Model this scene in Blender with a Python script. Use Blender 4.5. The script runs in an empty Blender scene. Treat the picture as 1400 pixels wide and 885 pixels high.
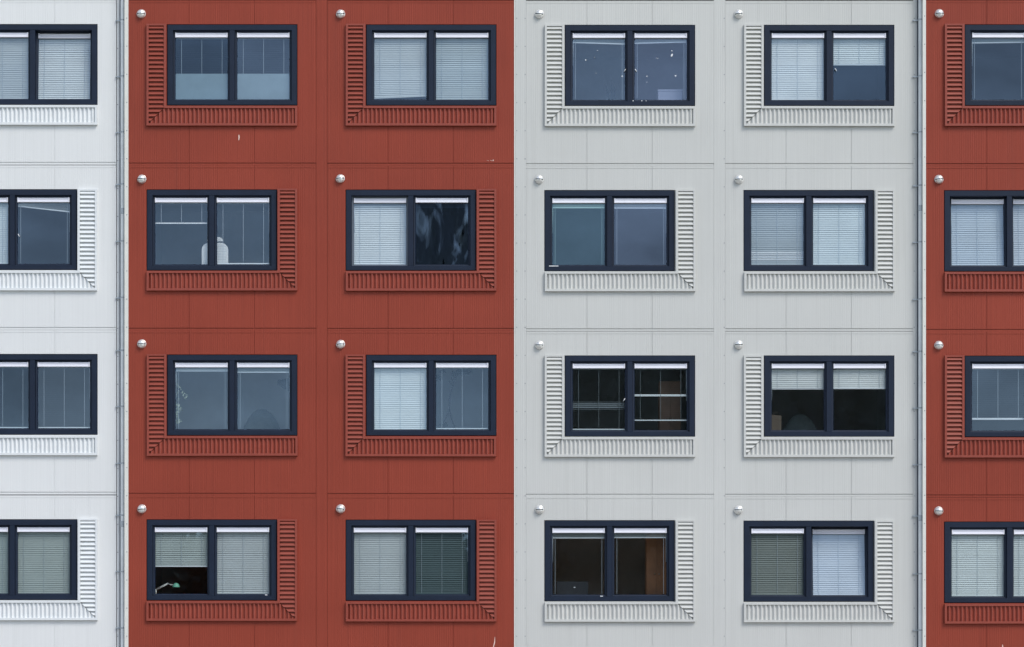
import bpy, bmesh, math, random
from mathutils import Vector, Matrix
random.seed(7)
R = math.radians
scene = bpy.context.scene
COL = scene.collection

# ------------------------------------------------------------------ scale
K = 1 / 80.0              # metres per unit of the measured elevation
D = 45.0                  # camera to facade
XC, ZC = 8.75, 1.7        # camera
ZB = 3.0                  # height of the lower edge of the picture on the facade

def wx(px, y=0.0):
    return XC + (px * K - XC) * (D + y) / D

def wz(py, y=0.0):
    return ZC + (ZB + (885 - py) * K - ZC) * (D + y) / D

# ------------------------------------------------------------------ materials
def mat(name):
    m = bpy.data.materials.new(name); m.use_nodes = True
    return m, m.node_tree.nodes, m.node_tree.links, m.node_tree.nodes['Principled BSDF']

def simple(name, col, rough=.5, metal=0.0, spec=.5, var=0.0, vscale=6.0):
    m, N, L, b = mat(name)
    b.inputs['Base Color'].default_value = (*col, 1)
    b.inputs['Roughness'].default_value = rough
    b.inputs['Metallic'].default_value = metal
    b.inputs['Specular IOR Level'].default_value = spec
    if var:
        geo = N.new('ShaderNodeNewGeometry')
        no = N.new('ShaderNodeTexNoise'); no.inputs['Scale'].default_value = vscale; no.inputs['Detail'].default_value = 5
        L.new(geo.outputs['Position'], no.inputs['Vector'])
        mr = N.new('ShaderNodeMapRange'); mr.inputs['To Min'].default_value = 1 - var; mr.inputs['To Max'].default_value = 1 + var
        mr.inputs['From Min'].default_value = .3; mr.inputs['From Max'].default_value = .7
        L.new(no.outputs['Fac'], mr.inputs['Value'])
        mx = N.new('ShaderNodeMix'); mx.data_type = 'RGBA'; mx.blend_type = 'MULTIPLY'; mx.inputs[0].default_value = 1
        mx.inputs[6].default_value = (*col, 1)
        L.new(mr.outputs['Result'], mx.inputs[7])
        L.new(mx.outputs[2], b.inputs['Base Color'])
    return m

def cladding(name, col, dirt, rib=.25, var=.06):
    """coated steel sheet: micro ribs, faint vertical runs, broad uneven fading, drips of grime"""
    m, N, L, b = mat(name)
    geo = N.new('ShaderNodeNewGeometry')
    def noise(scale, sx, sz, detail=3):
        mp = N.new('ShaderNodeMapping'); mp.inputs['Scale'].default_value = (sx, 1, sz)
        L.new(geo.outputs['Position'], mp.inputs['Vector'])
        n = N.new('ShaderNodeTexNoise'); n.inputs['Scale'].default_value = scale; n.inputs['Detail'].default_value = detail
        L.new(mp.outputs['Vector'], n.inputs['Vector'])
        return n.outputs['Fac']
    def rng(s, a, z, lo, hi):
        r = N.new('ShaderNodeMapRange'); r.inputs['From Min'].default_value = a; r.inputs['From Max'].default_value = z
        r.inputs['To Min'].default_value = lo; r.inputs['To Max'].default_value = hi
        L.new(s, r.inputs['Value']); return r.outputs['Result']
    def mul(a, c):
        x = N.new('ShaderNodeMath'); x.operation = 'MULTIPLY'; L.new(a, x.inputs[0]); L.new(c, x.inputs[1]); return x.outputs[0]
    runs = rng(noise(1.0, 26, .35, 4), .3, .7, 1 - var * .7, 1 + var * .7)
    fine = rng(noise(1.0, 70, .25, 2), .3, .7, 1 - var * .55, 1 + var * .55)
    broad = rng(noise(.55, 1, 1.1, 4), .3, .7, 1 - var, 1 + var)
    f = mul(mul(runs, fine), broad)
    mx = N.new('ShaderNodeMix'); mx.data_type = 'RGBA'; mx.blend_type = 'MULTIPLY'; mx.inputs[0].default_value = 1
    mx.inputs[6].default_value = (*col, 1); L.new(f, mx.inputs[7])
    g = rng(noise(1.0, 9, .22, 6), .58, .80, 0, .30)
    mg = N.new('ShaderNodeMix'); mg.data_type = 'RGBA'; mg.inputs[7].default_value = (*dirt, 1)
    L.new(g, mg.inputs[0]); L.new(mx.outputs[2], mg.inputs[6])
    L.new(mg.outputs[2], b.inputs['Base Color'])
    L.new(rng(noise(2.2, 1, .5, 4), .3, .7, .42, .6), b.inputs['Roughness'])
    b.inputs['Specular IOR Level'].default_value = .22
    # micro ribs
    sep = N.new('ShaderNodeSeparateXYZ'); L.new(geo.outputs['Position'], sep.inputs[0])
    w = N.new('ShaderNodeMath'); w.operation = 'MULTIPLY'; w.inputs[1].default_value = 2 * math.pi / .0372
    L.new(sep.outputs['X'], w.inputs[0])
    s = N.new('ShaderNodeMath'); s.operation = 'SINE'; L.new(w.outputs[0], s.inputs[0])
    amp = rng(noise(1.0, 3.1, .5, 3), .35, .65, .1, 1)
    h = mul(s.outputs[0], amp)
    bp = N.new('ShaderNodeBump'); bp.inputs['Strength'].default_value = rib; bp.inputs['Distance'].default_value = .004
    L.new(h, bp.inputs['Height']); L.new(bp.outputs['Normal'], b.inputs['Normal'])
    return m

def glass(name, trans, refl, ior, wavy=0.0, tilt=.0):
    m = bpy.data.materials.new(name); m.use_nodes = True
    N, L = m.node_tree.nodes, m.node_tree.links
    N.clear()
    out = N.new('ShaderNodeOutputMaterial')
    t = N.new('ShaderNodeBsdfTransparent'); t.inputs[0].default_value = (*trans, 1)
    g = N.new('ShaderNodeBsdfGlossy'); g.inputs['Color'].default_value = (*refl, 1); g.inputs['Roughness'].default_value = .012
    # Schlick reflectance, the same from both sides of the sheet
    g0 = N.new('ShaderNodeNewGeometry')
    dt = N.new('ShaderNodeVectorMath'); dt.operation = 'DOT_PRODUCT'; L.new(g0.outputs['Incoming'], dt.inputs[0]); L.new(g0.outputs['Normal'], dt.inputs[1])
    def mth(op, a, c=None):
        x = N.new('ShaderNodeMath'); x.operation = op
        for k, q in enumerate((a, c)):
            if q is None: continue
            if isinstance(q, (int, float)): x.inputs[k].default_value = q
            else: L.new(q, x.inputs[k])
        return x.outputs[0]
    f0 = ((ior - 1)/(ior + 1))**2
    p5 = mth('POWER', mth('SUBTRACT', 1.0, mth('ABSOLUTE', dt.outputs['Value'])), 5.0)
    fr = mth('ADD', mth('MULTIPLY', p5, 1 - f0), f0)
    mx = N.new('ShaderNodeMixShader')
    L.new(fr, mx.inputs[0]); L.new(t.outputs[0], mx.inputs[1]); L.new(g.outputs[0], mx.inputs[2])
    L.new(mx.outputs[0], out.inputs[0])
    geo = N.new('ShaderNodeNewGeometry')
    mp = N.new('ShaderNodeMapping'); mp.inputs['Scale'].default_value = (2.4, 1, .55) if wavy > .01 else (1.2, 1, .8)
    L.new(geo.outputs['Position'], mp.inputs['Vector'])
    n = N.new('ShaderNodeTexNoise'); n.inputs['Scale'].default_value = 1.6; n.inputs['Detail'].default_value = 2.0 if wavy > .01 else 1.0
    L.new(mp.outputs['Vector'], n.inputs['Vector'])
    bp = N.new('ShaderNodeBump'); bp.inputs['Strength'].default_value = 1.0; bp.inputs['Distance'].default_value = wavy
    L.new(n.outputs['Fac'], bp.inputs['Height'])
    L.new(bp.outputs['Normal'], g.inputs['Normal'])
    return m

M = {}
M['red'] = cladding('red_cladding', (.286, .0500, .0285), (.20, .045, .030), .30, .075)
M['grey'] = cladding('grey_cladding', (.600, .601, .580), (.45, .445, .42), .16, .03)
M['white'] = cladding('white_cladding', (.765, .770, .768), (.60, .61, .60), .16, .022)
M['red_t'] = simple('red_trim', (.286, .0500, .0285), .5, var=.06)
M['grey_t'] = simple('grey_trim', (.612, .612, .590), .5, var=.03)
M['white_t'] = simple('white_trim', (.77, .79, .80), .5, var=.03)
M['cream'] = simple('cream_trim', (.74, .73, .68), .5, var=.04)
M['navy'] = simple('navy_coating', (.0075, .0155, .036), .5, spec=.3, var=.12, vscale=3)
M['navy2'] = simple('pale_navy_coating', (.085, .105, .140), .45, var=.10, vscale=3)  # lighter blue grey tone for a single sash
M['vent'] = simple('white_aluminium', (.82, .82, .90), .35)
M['steel'] = simple('polished_steel', (.86, .85, .82), .32, .6)
M['slot'] = simple('dark_slot', (.01, .01, .012), .6)
M['pipe'] = simple('pipe_coating', (.72, .75, .77), .45, var=.08, vscale=4)
M['bracket'] = simple('zinc_bracket', (.42, .46, .50), .45, .3)
M['rivet'] = simple('rivet_steel', (.30, .31, .33), .5, .4)
M['gap_shade'] = simple('gap_shade_grey', (.20, .225, .27), .7)  # corner gap beside the drainpipes, its shade put into the colour
M['gasket'] = simple('black_gasket', (.012, .013, .016), .7)
GLASS = [glass('window_glass', (.835, .87, .878), (.60, .775, 1.0), 1.98, .0006), glass('window_glass_green', (.74, .88, .84), (.52, .77, .95), 1.95, .0009),
         glass('window_glass_violet', (.80, .85, .89), (.62, .755, 1.0), 2.04, .0006), glass('window_glass_deep', (.80, .85, .86), (.54, .74, 1.0), 1.85, .0008),
         glass('window_glass_clear', (.94, .955, .955), (.56, .76, 1.0), 1.95, .0006)]
M['film'] = glass('wrinkled_film_glass', (.07, .10, .14), (.55, .74, 1.0), 2.2, .05)
def _film():
    N, L = M['film'].node_tree.nodes, M['film'].node_tree.links
    geo = N.new('ShaderNodeNewGeometry'); mp = N.new('ShaderNodeMapping'); mp.inputs['Scale'].default_value = (1.9, 1, .62); mp.inputs['Location'].default_value = (3.3, 0, 1.1)
    L.new(geo.outputs['Position'], mp.inputs['Vector'])
    n = N.new('ShaderNodeTexNoise'); n.inputs['Scale'].default_value = 2.6; n.inputs['Detail'].default_value = 3; n.inputs['Distortion'].default_value = .6
    L.new(mp.outputs[0], n.inputs['Vector'])
    r = N.new('ShaderNodeMapRange'); r.inputs['From Min'].default_value = .53; r.inputs['From Max'].default_value = .74; r.inputs['To Min'].default_value = .12; r.inputs['To Max'].default_value = 1.0
    L.new(n.outputs['Fac'], r.inputs['Value'])
    mx = [x for x in N if x.type == 'MIX_SHADER'][0]; src = mx.inputs[0].links[0].from_socket
    m = N.new('ShaderNodeMath'); m.operation = 'MULTIPLY'; L.new(src, m.inputs[0]); L.new(r.outputs['Result'], m.inputs[1]); L.new(m.outputs[0], mx.inputs[0])
_film()
M['frost'] = simple('frosted_film', (.24, .32, .37), .55, var=.05)
M['sticker'] = simple('sticker_white', (.85, .87, .90), .5)
M['chip'] = simple('chipped_coating', (.80, .58, .50), .6)
M['cord'] = simple('blind_cord', (.46, .52, .58), .7)
M['cord_dim'] = simple('grey_blind_cord', (.20, .23, .25), .7)
M['wand'] = simple('clear_wand', (.62, .68, .74), .3)
SL = {}
def slat_mat(col):
    key = tuple(round(c, 3) for c in col)
    if key not in SL:
        SL[key] = simple('blind_slat_coating', col, .42, var=.05, vscale=2.5)
    return SL[key]

# ------------------------------------------------------------------ mesh helpers
class MB:
    def __init__(s): s.v, s.f, s.mi = [], [], []
    def quad(s, a, b, c, d, mi=0):
        i = len(s.v); s.v += [a, b, c, d]; s.f.append((i, i+1, i+2, i+3)); s.mi.append(mi)
    def box(s, x0, x1, y0, y1, z0, z1, mi=0):
        p = [(x, y, z) for x in (x0, x1) for y in (y0, y1) for z in (z0, z1)]
        i = len(s.v); s.v += p
        for f in ((0,1,3,2),(4,6,7,5),(0,4,5,1),(2,3,7,6),(0,2,6,4),(1,5,7,3)):
            s.f.append(tuple(i + k for k in f)); s.mi.append(mi)
    def ring(s, x0, x1, z0, z1, wd, prof, mi=0):
        """mitred rectangular ring; wd=(left,top,right,bottom) widths, prof=[(fraction,y)...]"""
        base = len(s.v)
        for f, y in prof:
            s.v += [(x0 + wd[0]*f, y, z0 + wd[3]*f), (x1 - wd[2]*f, y, z0 + wd[3]*f),
                    (x1 - wd[2]*f, y, z1 - wd[1]*f), (x0 + wd[0]*f, y, z1 - wd[1]*f)]
        for k in range(len(prof) - 1):
            for j in range(4):
                a = base + 4*k + j; b = base + 4*k + (j+1) % 4
                s.f.append((a, b, b + 4, a + 4)); s.mi.append(mi)
    def tube(s, pts, r, n=8, mi=0):
        pts = [Vector(p) for p in pts]; base = len(s.v)
        rs = r if isinstance(r, (list, tuple)) else [r] * len(pts)
        for i, p in enumerate(pts):
            d = (pts[min(i+1, len(pts)-1)] - pts[max(i-1, 0)]).normalized()
            a = d.orthogonal().normalized() if abs(d.z) < .99 else Vector((1, 0, 0)); b = d.cross(a)
            for k in range(n):
                t = 2*math.pi*k/n; s.v.append(tuple(p + (a*math.cos(t) + b*math.sin(t)) * rs[i]))
        for i in range(len(pts)-1):
            for k in range(n):
                a = base + i*n + k; b = base + i*n + (k+1) % n
                s.f.append((a, b, b+n, a+n)); s.mi.append(mi)
        s.f.append(tuple(base + k for k in range(n))); s.mi.append(mi)
        s.f.append(tuple(base + (len(pts)-1)*n + k for k in range(n))); s.mi.append(mi)
    def sphere(s, c, r, nu=12, nv=8, mi=0, fn=None):
        base = len(s.v); rr = r if isinstance(r, (tuple, list)) else (r, r, r)
        for j in range(nv + 1):
            th = math.pi * j / nv
            for i in range(nu):
                ph = 2*math.pi*i/nu
                p = [math.sin(th)*math.cos(ph), math.sin(th)*math.sin(ph), math.cos(th)]
                if fn: p = fn(p)
                s.v.append((c[0]+rr[0]*p[0], c[1]+rr[1]*p[1], c[2]+rr[2]*p[2]))
        for j in range(nv):
            for i in range(nu):
                a = base + j*nu + i; b = base + j*nu + (i+1) % nu
                s.f.append((a, b, b+nu, a+nu)); s.mi.append(mi)
    def mesh(s, name, mats, smooth=False):
        me = bpy.data.meshes.new(name); me.from_pydata(s.v, [], s.f)
        for m in (mats if isinstance(mats, (list, tuple)) else [mats]): me.materials.append(m)
        for p, mi in zip(me.polygons, s.mi): p.material_index = mi
        bm = bmesh.new(); bm.from_mesh(me)
        bmesh.ops.remove_doubles(bm, verts=bm.verts, dist=1e-5)
        bmesh.ops.recalc_face_normals(bm, faces=bm.faces)
        bm.to_mesh(me); bm.free()
        if smooth:
            for p in me.polygons: p.use_smooth = True
            if smooth != True: me.set_sharp_from_angle(angle=R(smooth))
        return me

def link(name, me, parent=None, loc=(0, 0, 0), rot=None):
    o = bpy.data.objects.new(name, me); COL.objects.link(o)
    o.location = loc
    if rot: o.rotation_euler = rot
    if parent: o.parent = parent
    return o

def thing(name, label, cat, loc, group=None, rot=None):
    o = link(name, None, None, loc, rot); o.empty_display_size = .2
    o['label'] = label; o['category'] = cat
    if group: o['group'] = group
    return o

def gridmesh(us, vs, fn, back=.14):
    """sheet cut into cells; fn(u,v) gives the depth of a cell or None for a hole. u right, v down, metres"""
    b = MB(); nu, nv = len(us)-1, len(vs)-1
    dep = [[fn((us[i]+us[i+1])/2, (vs[j]+vs[j+1])/2) for j in range(nv)] for i in range(nu)]
    g = lambda i, j: dep[i][j] if 0 <= i < nu and 0 <= j < nv else None
    for i in range(nu):
        for j in range(nv):
            d = g(i, j)
            if d is None: continue
            u0, u1, v0, v1 = us[i], us[i+1], -vs[j], -vs[j+1]
            b.quad((u0, d, v1), (u1, d, v1), (u1, d, v0), (u0, d, v0))
            for (di, dj, p, q) in ((-1,0,(u0,v0),(u0,v1)), (1,0,(u1,v0),(u1,v1)), (0,-1,(u0,v0),(u1,v0)), (0,1,(u0,v1),(u1,v1))):
                e = g(i+di, j+dj); e = back if e is None else e
                if e > d + 1e-6:
                    b.quad((p[0], d, p[1]), (q[0], d, q[1]), (q[0], e, q[1]), (p[0], e, p[1]))
    return b

# ------------------------------------------------------------------ elements of one container unit (measured units -> metres)
W_, H_ = 178.6, 111.2
PL, PR, PT, PB = -25.3, 231.2, -32.7, 189.3
JB = 192.9
def unit_panel(mirror, colour, window=True):
    wu = -.6 if mirror else 27.2
    s1, s2 = 57.6, 146.8
    e = .42
    us = sorted(x*K for x in ([PL, s1-e, s1+e, s2-e, s2+e, PR] + ([wu, wu + W_] if window else [])))
    vs = [x*K for x in [PT, PT + 3.2, PT + 3.7] + ([0, H_] if window else []) + [PB, PB + 1.0, JB]]
    def fn(u, v):
        u, v = u/K, v/K
        if window and wu < u < wu + W_ and 0 < v < H_: return None
        if v > PB + 1.0: return .006
        if v > PB: return .015
        if PT + 3.2 < v < PT + 3.7: return .005
        if abs(u - s1) < e or abs(u - s2) < e: return .007
        return 0.0
    return gridmesh(us, vs, fn).mesh('wall_panel', M[colour])

def mk(mirror):
    return (lambda u: 205.8 - u) if mirror else (lambda u: u)

def louvre_frame(mirror, colour):
    t = mk(mirror); b = MB()
    yf, yb = -.048, .0
    def bx(u0, u1, v0, v1, y=yf):
        a, c = sorted((t(u0), t(u1))); b.box(a*K, c*K, y, yb, -v1*K, -v0*K)
    bx(0, 2.9, 0, 139.0)
    bx(2.9, 23.6, 0, 2.4, yf + .002)
    bx(23.6, 26.8, 0, 115.2)
    bx(26.8, 205.8, 112.0, 115.2, yf + .001)
    bx(2.9, 205.8, 135.8, 139.0, yf + .001)
    bx(202.8, 205.8, 115.2, 135.8, yf + .002)
    return b.mesh('louvre_panel', M[colour])

def slat_bank(mirror, colour):
    t = mk(mirror); b = MB(); P = 6.0
    prof = [(0, -.004), (.03, -.020), (.33, -.036), (.62, -.046), (.69, -.045), (.65, -.004)]
    pts = []
    v = 2.4
    while v < 135.6:
        for f, y in prof:
            if v + f*P < 135.7: pts.append((v + f*P, y))
        v += P
    pts.append((135.7, -.004))
    lim = lambda v: 23.5 if v < 115.2 else max(2.95, 23.5 - (v - 115.2) - .35)
    for (v0, y0), (v1, y1) in zip(pts, pts[1:]):
        b.quad((t(2.9)*K, y0, -v0*K), (t(lim(v0))*K, y0, -v0*K), (t(lim(v1))*K, y1, -v1*K), (t(2.9)*K, y1, -v1*K))
    return b.mesh('louvre_slat_bank', M[colour], 35)

def rib_bank(mirror, colour):
    t = mk(mirror); b = MB(); P = 5.86
    pr = [(0, -.006), (.10, -.007), (.22, -.018), (.36, -.031), (.47, -.037), (.58, -.037), (.70, -.031), (.84, -.018), (.95, -.007)]
    pts = []
    u = 3.0
    while u < 202.6:
        for f, y in pr:
            if u + f*P < 202.7: pts.append((u + f*P, y))
        u += P
    pts.append((202.7, -.006))
    top = lambda u: 115.2 if u > 23.5 else min(135.75, 115.2 + (23.5 - u) + .35)
    for (u0, y0), (u1, y1) in zip(pts, pts[1:]):
        b.quad((t(u0)*K, y0, -top(u0)*K), (t(u1)*K, y1, -top(u1)*K), (t(u1)*K, y1, -135.8*K), (t(u0)*K, y0, -135.8*K))
    return b.mesh('louvre_rib_bank', M[colour], 50)

def window_frame():
    b = MB()
    g = .75
    b.ring(g*K, (W_-g)*K, -(H_-g)*K, -g*K, (7.4*K, 7.6*K, 7.4*K, 6.2*K),
           [(0, .10), (0, -.001), (.05, -.006), (.93, -.006), (1, .0), (1, .10)])
    b.box(85.9*K, 92.7*K, -.004, .10, -(H_-6.9)*K, -8.3*K)
    return b.mesh('window', M['navy'])

SASH_U, SASH_V0, SASH_V1 = (8.1, 92.7), 8.35, 104.25
SW = 77.8
def sash_mesh(m):
    b = MB(); h = SASH_V1 - SASH_V0
    b.ring(.2*K, (SW-.2)*K, .15*K, (h-.2)*K, (3.0*K, 2.3*K, 3.0*K, 2.5*K),
           [(0, .03), (0, -.018), (.08, -.022), (.72, -.017), (1, .004), (1, .03)])
    return b.mesh('sash', M[m])
def pane_mesh(m):
    b = MB(); h = SASH_V1 - SASH_V0
    b.quad((3.0*K, .012, 2.4*K), ((SW-3.0)*K, .012, 2.4*K), ((SW-3.0)*K, .012, (h-2.3)*K), (3.0*K, .012, (h-2.3)*K))
    return b.mesh('glass_pane', M['film'] if m == 'film' else GLASS[m])
def vent_mesh():
    b = MB(); h = SASH_V1 - SASH_V0
    z1 = h - 2.5; z0 = z1 - 6.5; x0, x1 = 3.1, SW - 3.1
    # extrusion: small hood above a broad sloped face, with end caps
    pr = [(.008, z1), (-.012, z1), (-.017, z1 - .5), (-.019, z1 - 2.1), (-.014, z1 - 2.3), (-.026, z0 + 1.0), (-.026, z0 + .35), (-.020, z0), (.008, z0)]
    for (ya, za), (yb, zb) in zip(pr, pr[1:]):
        b.quad((x0*K+.02, ya, za*K), (x1*K-.02, ya, za*K), (x1*K-.02, yb, zb*K), (x0*K+.02, yb, zb*K))
    for a, c in ((x0*K, x0*K+.02), (x1*K-.02, x1*K)):
        b.box(a, c, -.029, .008, z0*K, z1*K)
    return b.mesh('trickle_vent', M['vent'])

def vent_cap_meshes():
    b = MB(); n = 24; r = .076
    # flange disc
    ring = [(0, r), (-.006, r), (-.010, r - .006), (-.010, 0.0)]
    def rev(prof, a0, a1, k, zoff=0, mi=0):
        for i in range(k):
            t0, t1 = a0 + (a1-a0)*i/k, a0 + (a1-a0)*(i+1)/k
            for (ya, ra), (yb, rb) in zip(prof, prof[1:]):
                P = lambda rr, t, y: (rr*math.cos(t), y, rr*math.sin(t) + zoff)
                b.quad(P(ra, t0, ya), P(ra, t1, ya), P(rb, t1, yb), P(rb, t0, yb), mi)
    rev(ring, 0, 2*math.pi, n)
    dome = [(-.010 - .062*math.sin(t), .066*math.cos(t)) for t in [math.pi/2*i/7 for i in range(8)]]
    rev(dome, math.pi, 2*math.pi, 14, -.0125)
    base = b.mesh('vent_cap', M['steel'], 40)
    b = MB()
    hood = [(-.010 - .066*math.sin(t), .073*math.cos(t)) for t in [math.pi/2*i/8 for i in range(9)]]
    rev(hood, 0, math.pi, 16)
    hd = b.mesh('vent_hood', M['steel'], 40)
    b = MB()
    for (ya, ra), (yb, rb) in zip(hood, hood[1:]):
        b.quad((-ra*.97, ya, .002), (ra*.97, ya, .002), (rb*.97, yb, .002), (-rb*.97, yb, .002))
    b.box(-.062, .062, -.056, -.010, -.0128, .001)
    sl = b.mesh('vent_slot', M['slot'])
    return base, hd, sl

MESH = {}
def get(key, fn, *a):
    if key not in MESH: MESH[key] = fn(*a)
    return MESH[key]

ROOMC = {}
def room_mesh(mirror, kind):
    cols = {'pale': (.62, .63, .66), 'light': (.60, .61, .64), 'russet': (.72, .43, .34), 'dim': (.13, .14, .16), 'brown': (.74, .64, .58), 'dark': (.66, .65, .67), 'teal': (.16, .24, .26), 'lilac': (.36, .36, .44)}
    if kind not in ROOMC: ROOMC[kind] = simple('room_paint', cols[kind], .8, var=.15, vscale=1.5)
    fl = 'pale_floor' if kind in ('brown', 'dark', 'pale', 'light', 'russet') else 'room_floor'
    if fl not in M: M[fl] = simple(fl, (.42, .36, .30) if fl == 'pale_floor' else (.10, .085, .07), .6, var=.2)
    wu = -.6 if mirror else 27.2
    b = MB(); u0, u1, v0, v1 = -18, 222, -26, 165; y0, y1 = .141, (1.75 if kind == 'light' else 3.6)
    q = lambda a, c, d, e, mi=0: b.quad(*[(p[0]*K, p[1], -p[2]*K) for p in (a, c, d, e)], mi)
    q((u0, y0, v0), (u0, y1, v0), (u0, y1, v1), (u0, y0, v1)); q((u1, y0, v0), (u1, y1, v0), (u1, y1, v1), (u1, y0, v1))
    q((u0, y0, v0), (u1, y0, v0), (u1, y1, v0), (u0, y1, v0)); q((u0, y0, v1), (u1, y0, v1), (u1, y1, v1), (u0, y1, v1), 1)
    q((u0, y1, v0), (u1, y1, v0), (u1, y1, v1), (u0, y1, v1))
    w1 = wu + W_
    q((u0, y0, v0), (wu, y0, v0), (wu, y0, v1), (u0, y0, v1)); q((w1, y0, v0), (u1, y0, v0), (u1, y0, v1), (w1, y0, v1))
    q((wu, y0, v0), (w1, y0, v0), (w1, y0, 0), (wu, y0, 0)); q((wu, y0, H_), (w1, y0, H_), (w1, y0, v1), (wu, y0, v1))
    # inner sill board along the window
    b.box((u0 + 1)*K, (u1 - 1)*K, (.142), .160 if (kind == 'pale' and mirror) else .55, -107.5*K, -104.5*K)
    return b.mesh('room_interior', [ROOMC[kind], M[fl]])

# ------------------------------------------------------------------ layout tables
X0 = [-71.6, 200.9, 473.0, 744.7, 1017.0, 1291.2]
ROWS = [[33.0, 258.8, 484.0, 710.0], [33.3, 259.1, 484.8, 710.2], [33.5, 259.3, 485.1, 710.6],
        [34.0, 259.9, 486.1, 711.3], [34.0, 259.8, 486.1, 711.9], [33.4, 260.1, 486.4, 713.2]]
YP = [.16, 0, 0, 0, 0, -.16]
COLR = ['white', 'red', 'red', 'grey', 'grey', 'red']
ROOM = {(2,0): 'pale', (2,1): 'light', (0,3): 'pale', (1,3): 'lilac', (2,3): 'dark', (2,4): 'dark', (3,3): 'brown', (3,1): 'russet', (1,1): 'pale', (1,2): 'dark', (2,2): 'light'}

BOT, TOPZ = 0.0, wz(-14)
def block(name, label, xl, xr, y):
    o = thing(name, label, 'building', (wx(xl, y), y, 0))
    b = MB(); w = wx(xr, y) - wx(xl, y)
    d = 7.5 - y
    t = .04
    b.box(0, t, .15, d, 0, TOPZ); b.box(w - t, w, .15, d, 0, TOPZ)
    b.box(t, w - t, d - .1, d, 0, TOPZ)
    return o, b, w, d

BL = {}
def add_block(key, name, label, xl, xr, y, colour):
    o, b, w, d = block(name, label, xl, xr, y)
    link('wall', b.mesh('side_and_rear_wall', M[colour]), o)
    r = MB(); r.box(-.01, w + .01, -.02, d + .02, TOPZ, TOPZ + .12)
    link('roof', r.mesh('roof', M[colour + '_t']), o)
    p = MB(); z1 = TOPZ; z0 = wz(-.8, y)
    p.box(.0, w, .002, .14, z0, z1)
    link('parapet', p.mesh('parapet', M[colour]), o)
    BL[key] = o
    return o

add_block('white', 'container_block', 'white container housing block left of the red one, set back behind a drainpipe', -370, 170.2, .16, 'white')
add_block('red', 'container_block', 'red container housing block, two windows wide, between the white and the grey block', 170.3, 703.4, 0, 'red')
add_block('grey', 'container_block', 'light grey container housing block, two windows wide, in the middle right', 703.6, 1260.6, 0, 'grey')
add_block('red2', 'container_block', 'red container housing block at the right edge, beyond the grey block and its drainpipe', 1260.8, 1570, -.16, 'red')
BK = ['white', 'red', 'red', 'grey', 'grey', 'red2']

HINGE_Y = .058
WIN = {}
rg = random.Random(21)
TILT = {(0,0,1): 3.4, (1,5,0): 3.2, (1,5,1): 3.2, (3,4,1): 5.3, (1,2,0): 1.2}
for c in range(6):
    blk = BL[BK[c]]; colr = COLR[c]; y = YP[c]
    bx_, by_ = blk.location.x, blk.location.y
    ox = wx(X0[c], y) - bx_
    for r in range(4):
        mir = r % 2 == 1
        oz = wz(ROWS[c][r], y)
        rel = (ox, 0, oz)
        link('wall_panel', get(('panel', mir, colr), unit_panel, mir, colr), blk, rel)
        lp = link('louvre_panel', get(('lf', mir, colr), louvre_frame, mir, colr + '_t'), blk, (rel[0] + rg.uniform(-.004, .004), rel[1] - rg.uniform(.001, .004), rel[2] + rg.uniform(-.004, .002)), (0, R(rg.uniform(-.07, .07)), 0))
        link('louvre_slat_bank', get(('sb', mir, colr), slat_bank, mir, colr + '_t'), lp)
        link('louvre_rib_bank', get(('rb', mir, colr), rib_bank, mir, colr + '_t'), lp)
        wu = -.6 if mir else 27.2
        win = link('window', get('wf', window_frame), blk, (ox + wu*K, 0, oz))
        WIN[r, c] = (win, bx_ + ox + wu*K, by_, oz)
        for s in (0, 1):
            h = (SASH_U[s]*K, HINGE_Y, -SASH_V1*K)
            a = TILT.get((r, c, s), 0)
            rot = (-R(a), 0, 0) if a else None
            pale_sash = (r, c, s) == (1, 2, 0)
            so = link('sash', get(('sash', pale_sash), sash_mesh, 'navy2' if pale_sash else 'navy'), win, h, rot)
            if a > 2: so['label'] = 'window sash tilted open inwards at the top'
            if pale_sash: so['label'] = 'paler blue grey sash'
            film = (r, c, s) == (1, 2, 1)
            gi = {(1,3,0): 1, (1,3,1): 2, (0,3,0): 0, (0,3,1): 2}.get((r, c, s), (4 if (r, c) == (1, 1) else 0 if (r, c) == (3, 4) else 3 if (r, c) in ((2,1), (2,2)) else rg.choice((0, 0, 0, 3))))
            po = link('glass_pane', get(('pane', film, gi), pane_mesh, 'film' if film else gi), win, h, (-R(a + rg.uniform(-.05, .45)), 0, R(rg.uniform(-.35, .35))))
            if film: po['label'] = 'glass pane with wrinkled dark film'
            link('trickle_vent', get('tv', vent_mesh), win, h, rot)
        link('room_interior', get(('room', mir, ROOM.get((r, c), 'dim')), room_mesh, mir, ROOM.get((r, c), 'dim')), blk, rel)
        if c > 0 or True:
            vb, vh, vs_ = get('vc', vent_cap_meshes)
            vo = link('vent_cap', vb, blk, (ox - (7.3 + rg.uniform(-.5, .5))*K, -.001, oz + (14.4 + rg.uniform(-.4, .4))*K), (R(rg.uniform(-4, 3)), R(rg.uniform(-5, 5)), R(rg.uniform(-5, 5))))
            link('vent_hood', vh, vo); link('vent_slot', vs_, vo)
    # storeys and bays beyond the picture stay plain
    for r in (4,):
        link('wall_panel', get(('plain', colr), unit_panel, False, colr, False), blk, (ox, 0, wz(ROWS[c][3] + 225.6, y)))
for key, c, dx in (('white', 0, -272.2), ('red2', 5, 272.2)):
    y = YP[c]; blk = BL[key]
    for r in range(5):
        py = ROWS[c][r] if r < 4 else ROWS[c][3] + 225.6
        link('wall_panel', get(('plain', COLR[c]), unit_panel, False, COLR[c], False), blk, (wx(X0[c] + dx, y) - blk.location.x, 0, wz(py, y)))

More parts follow.
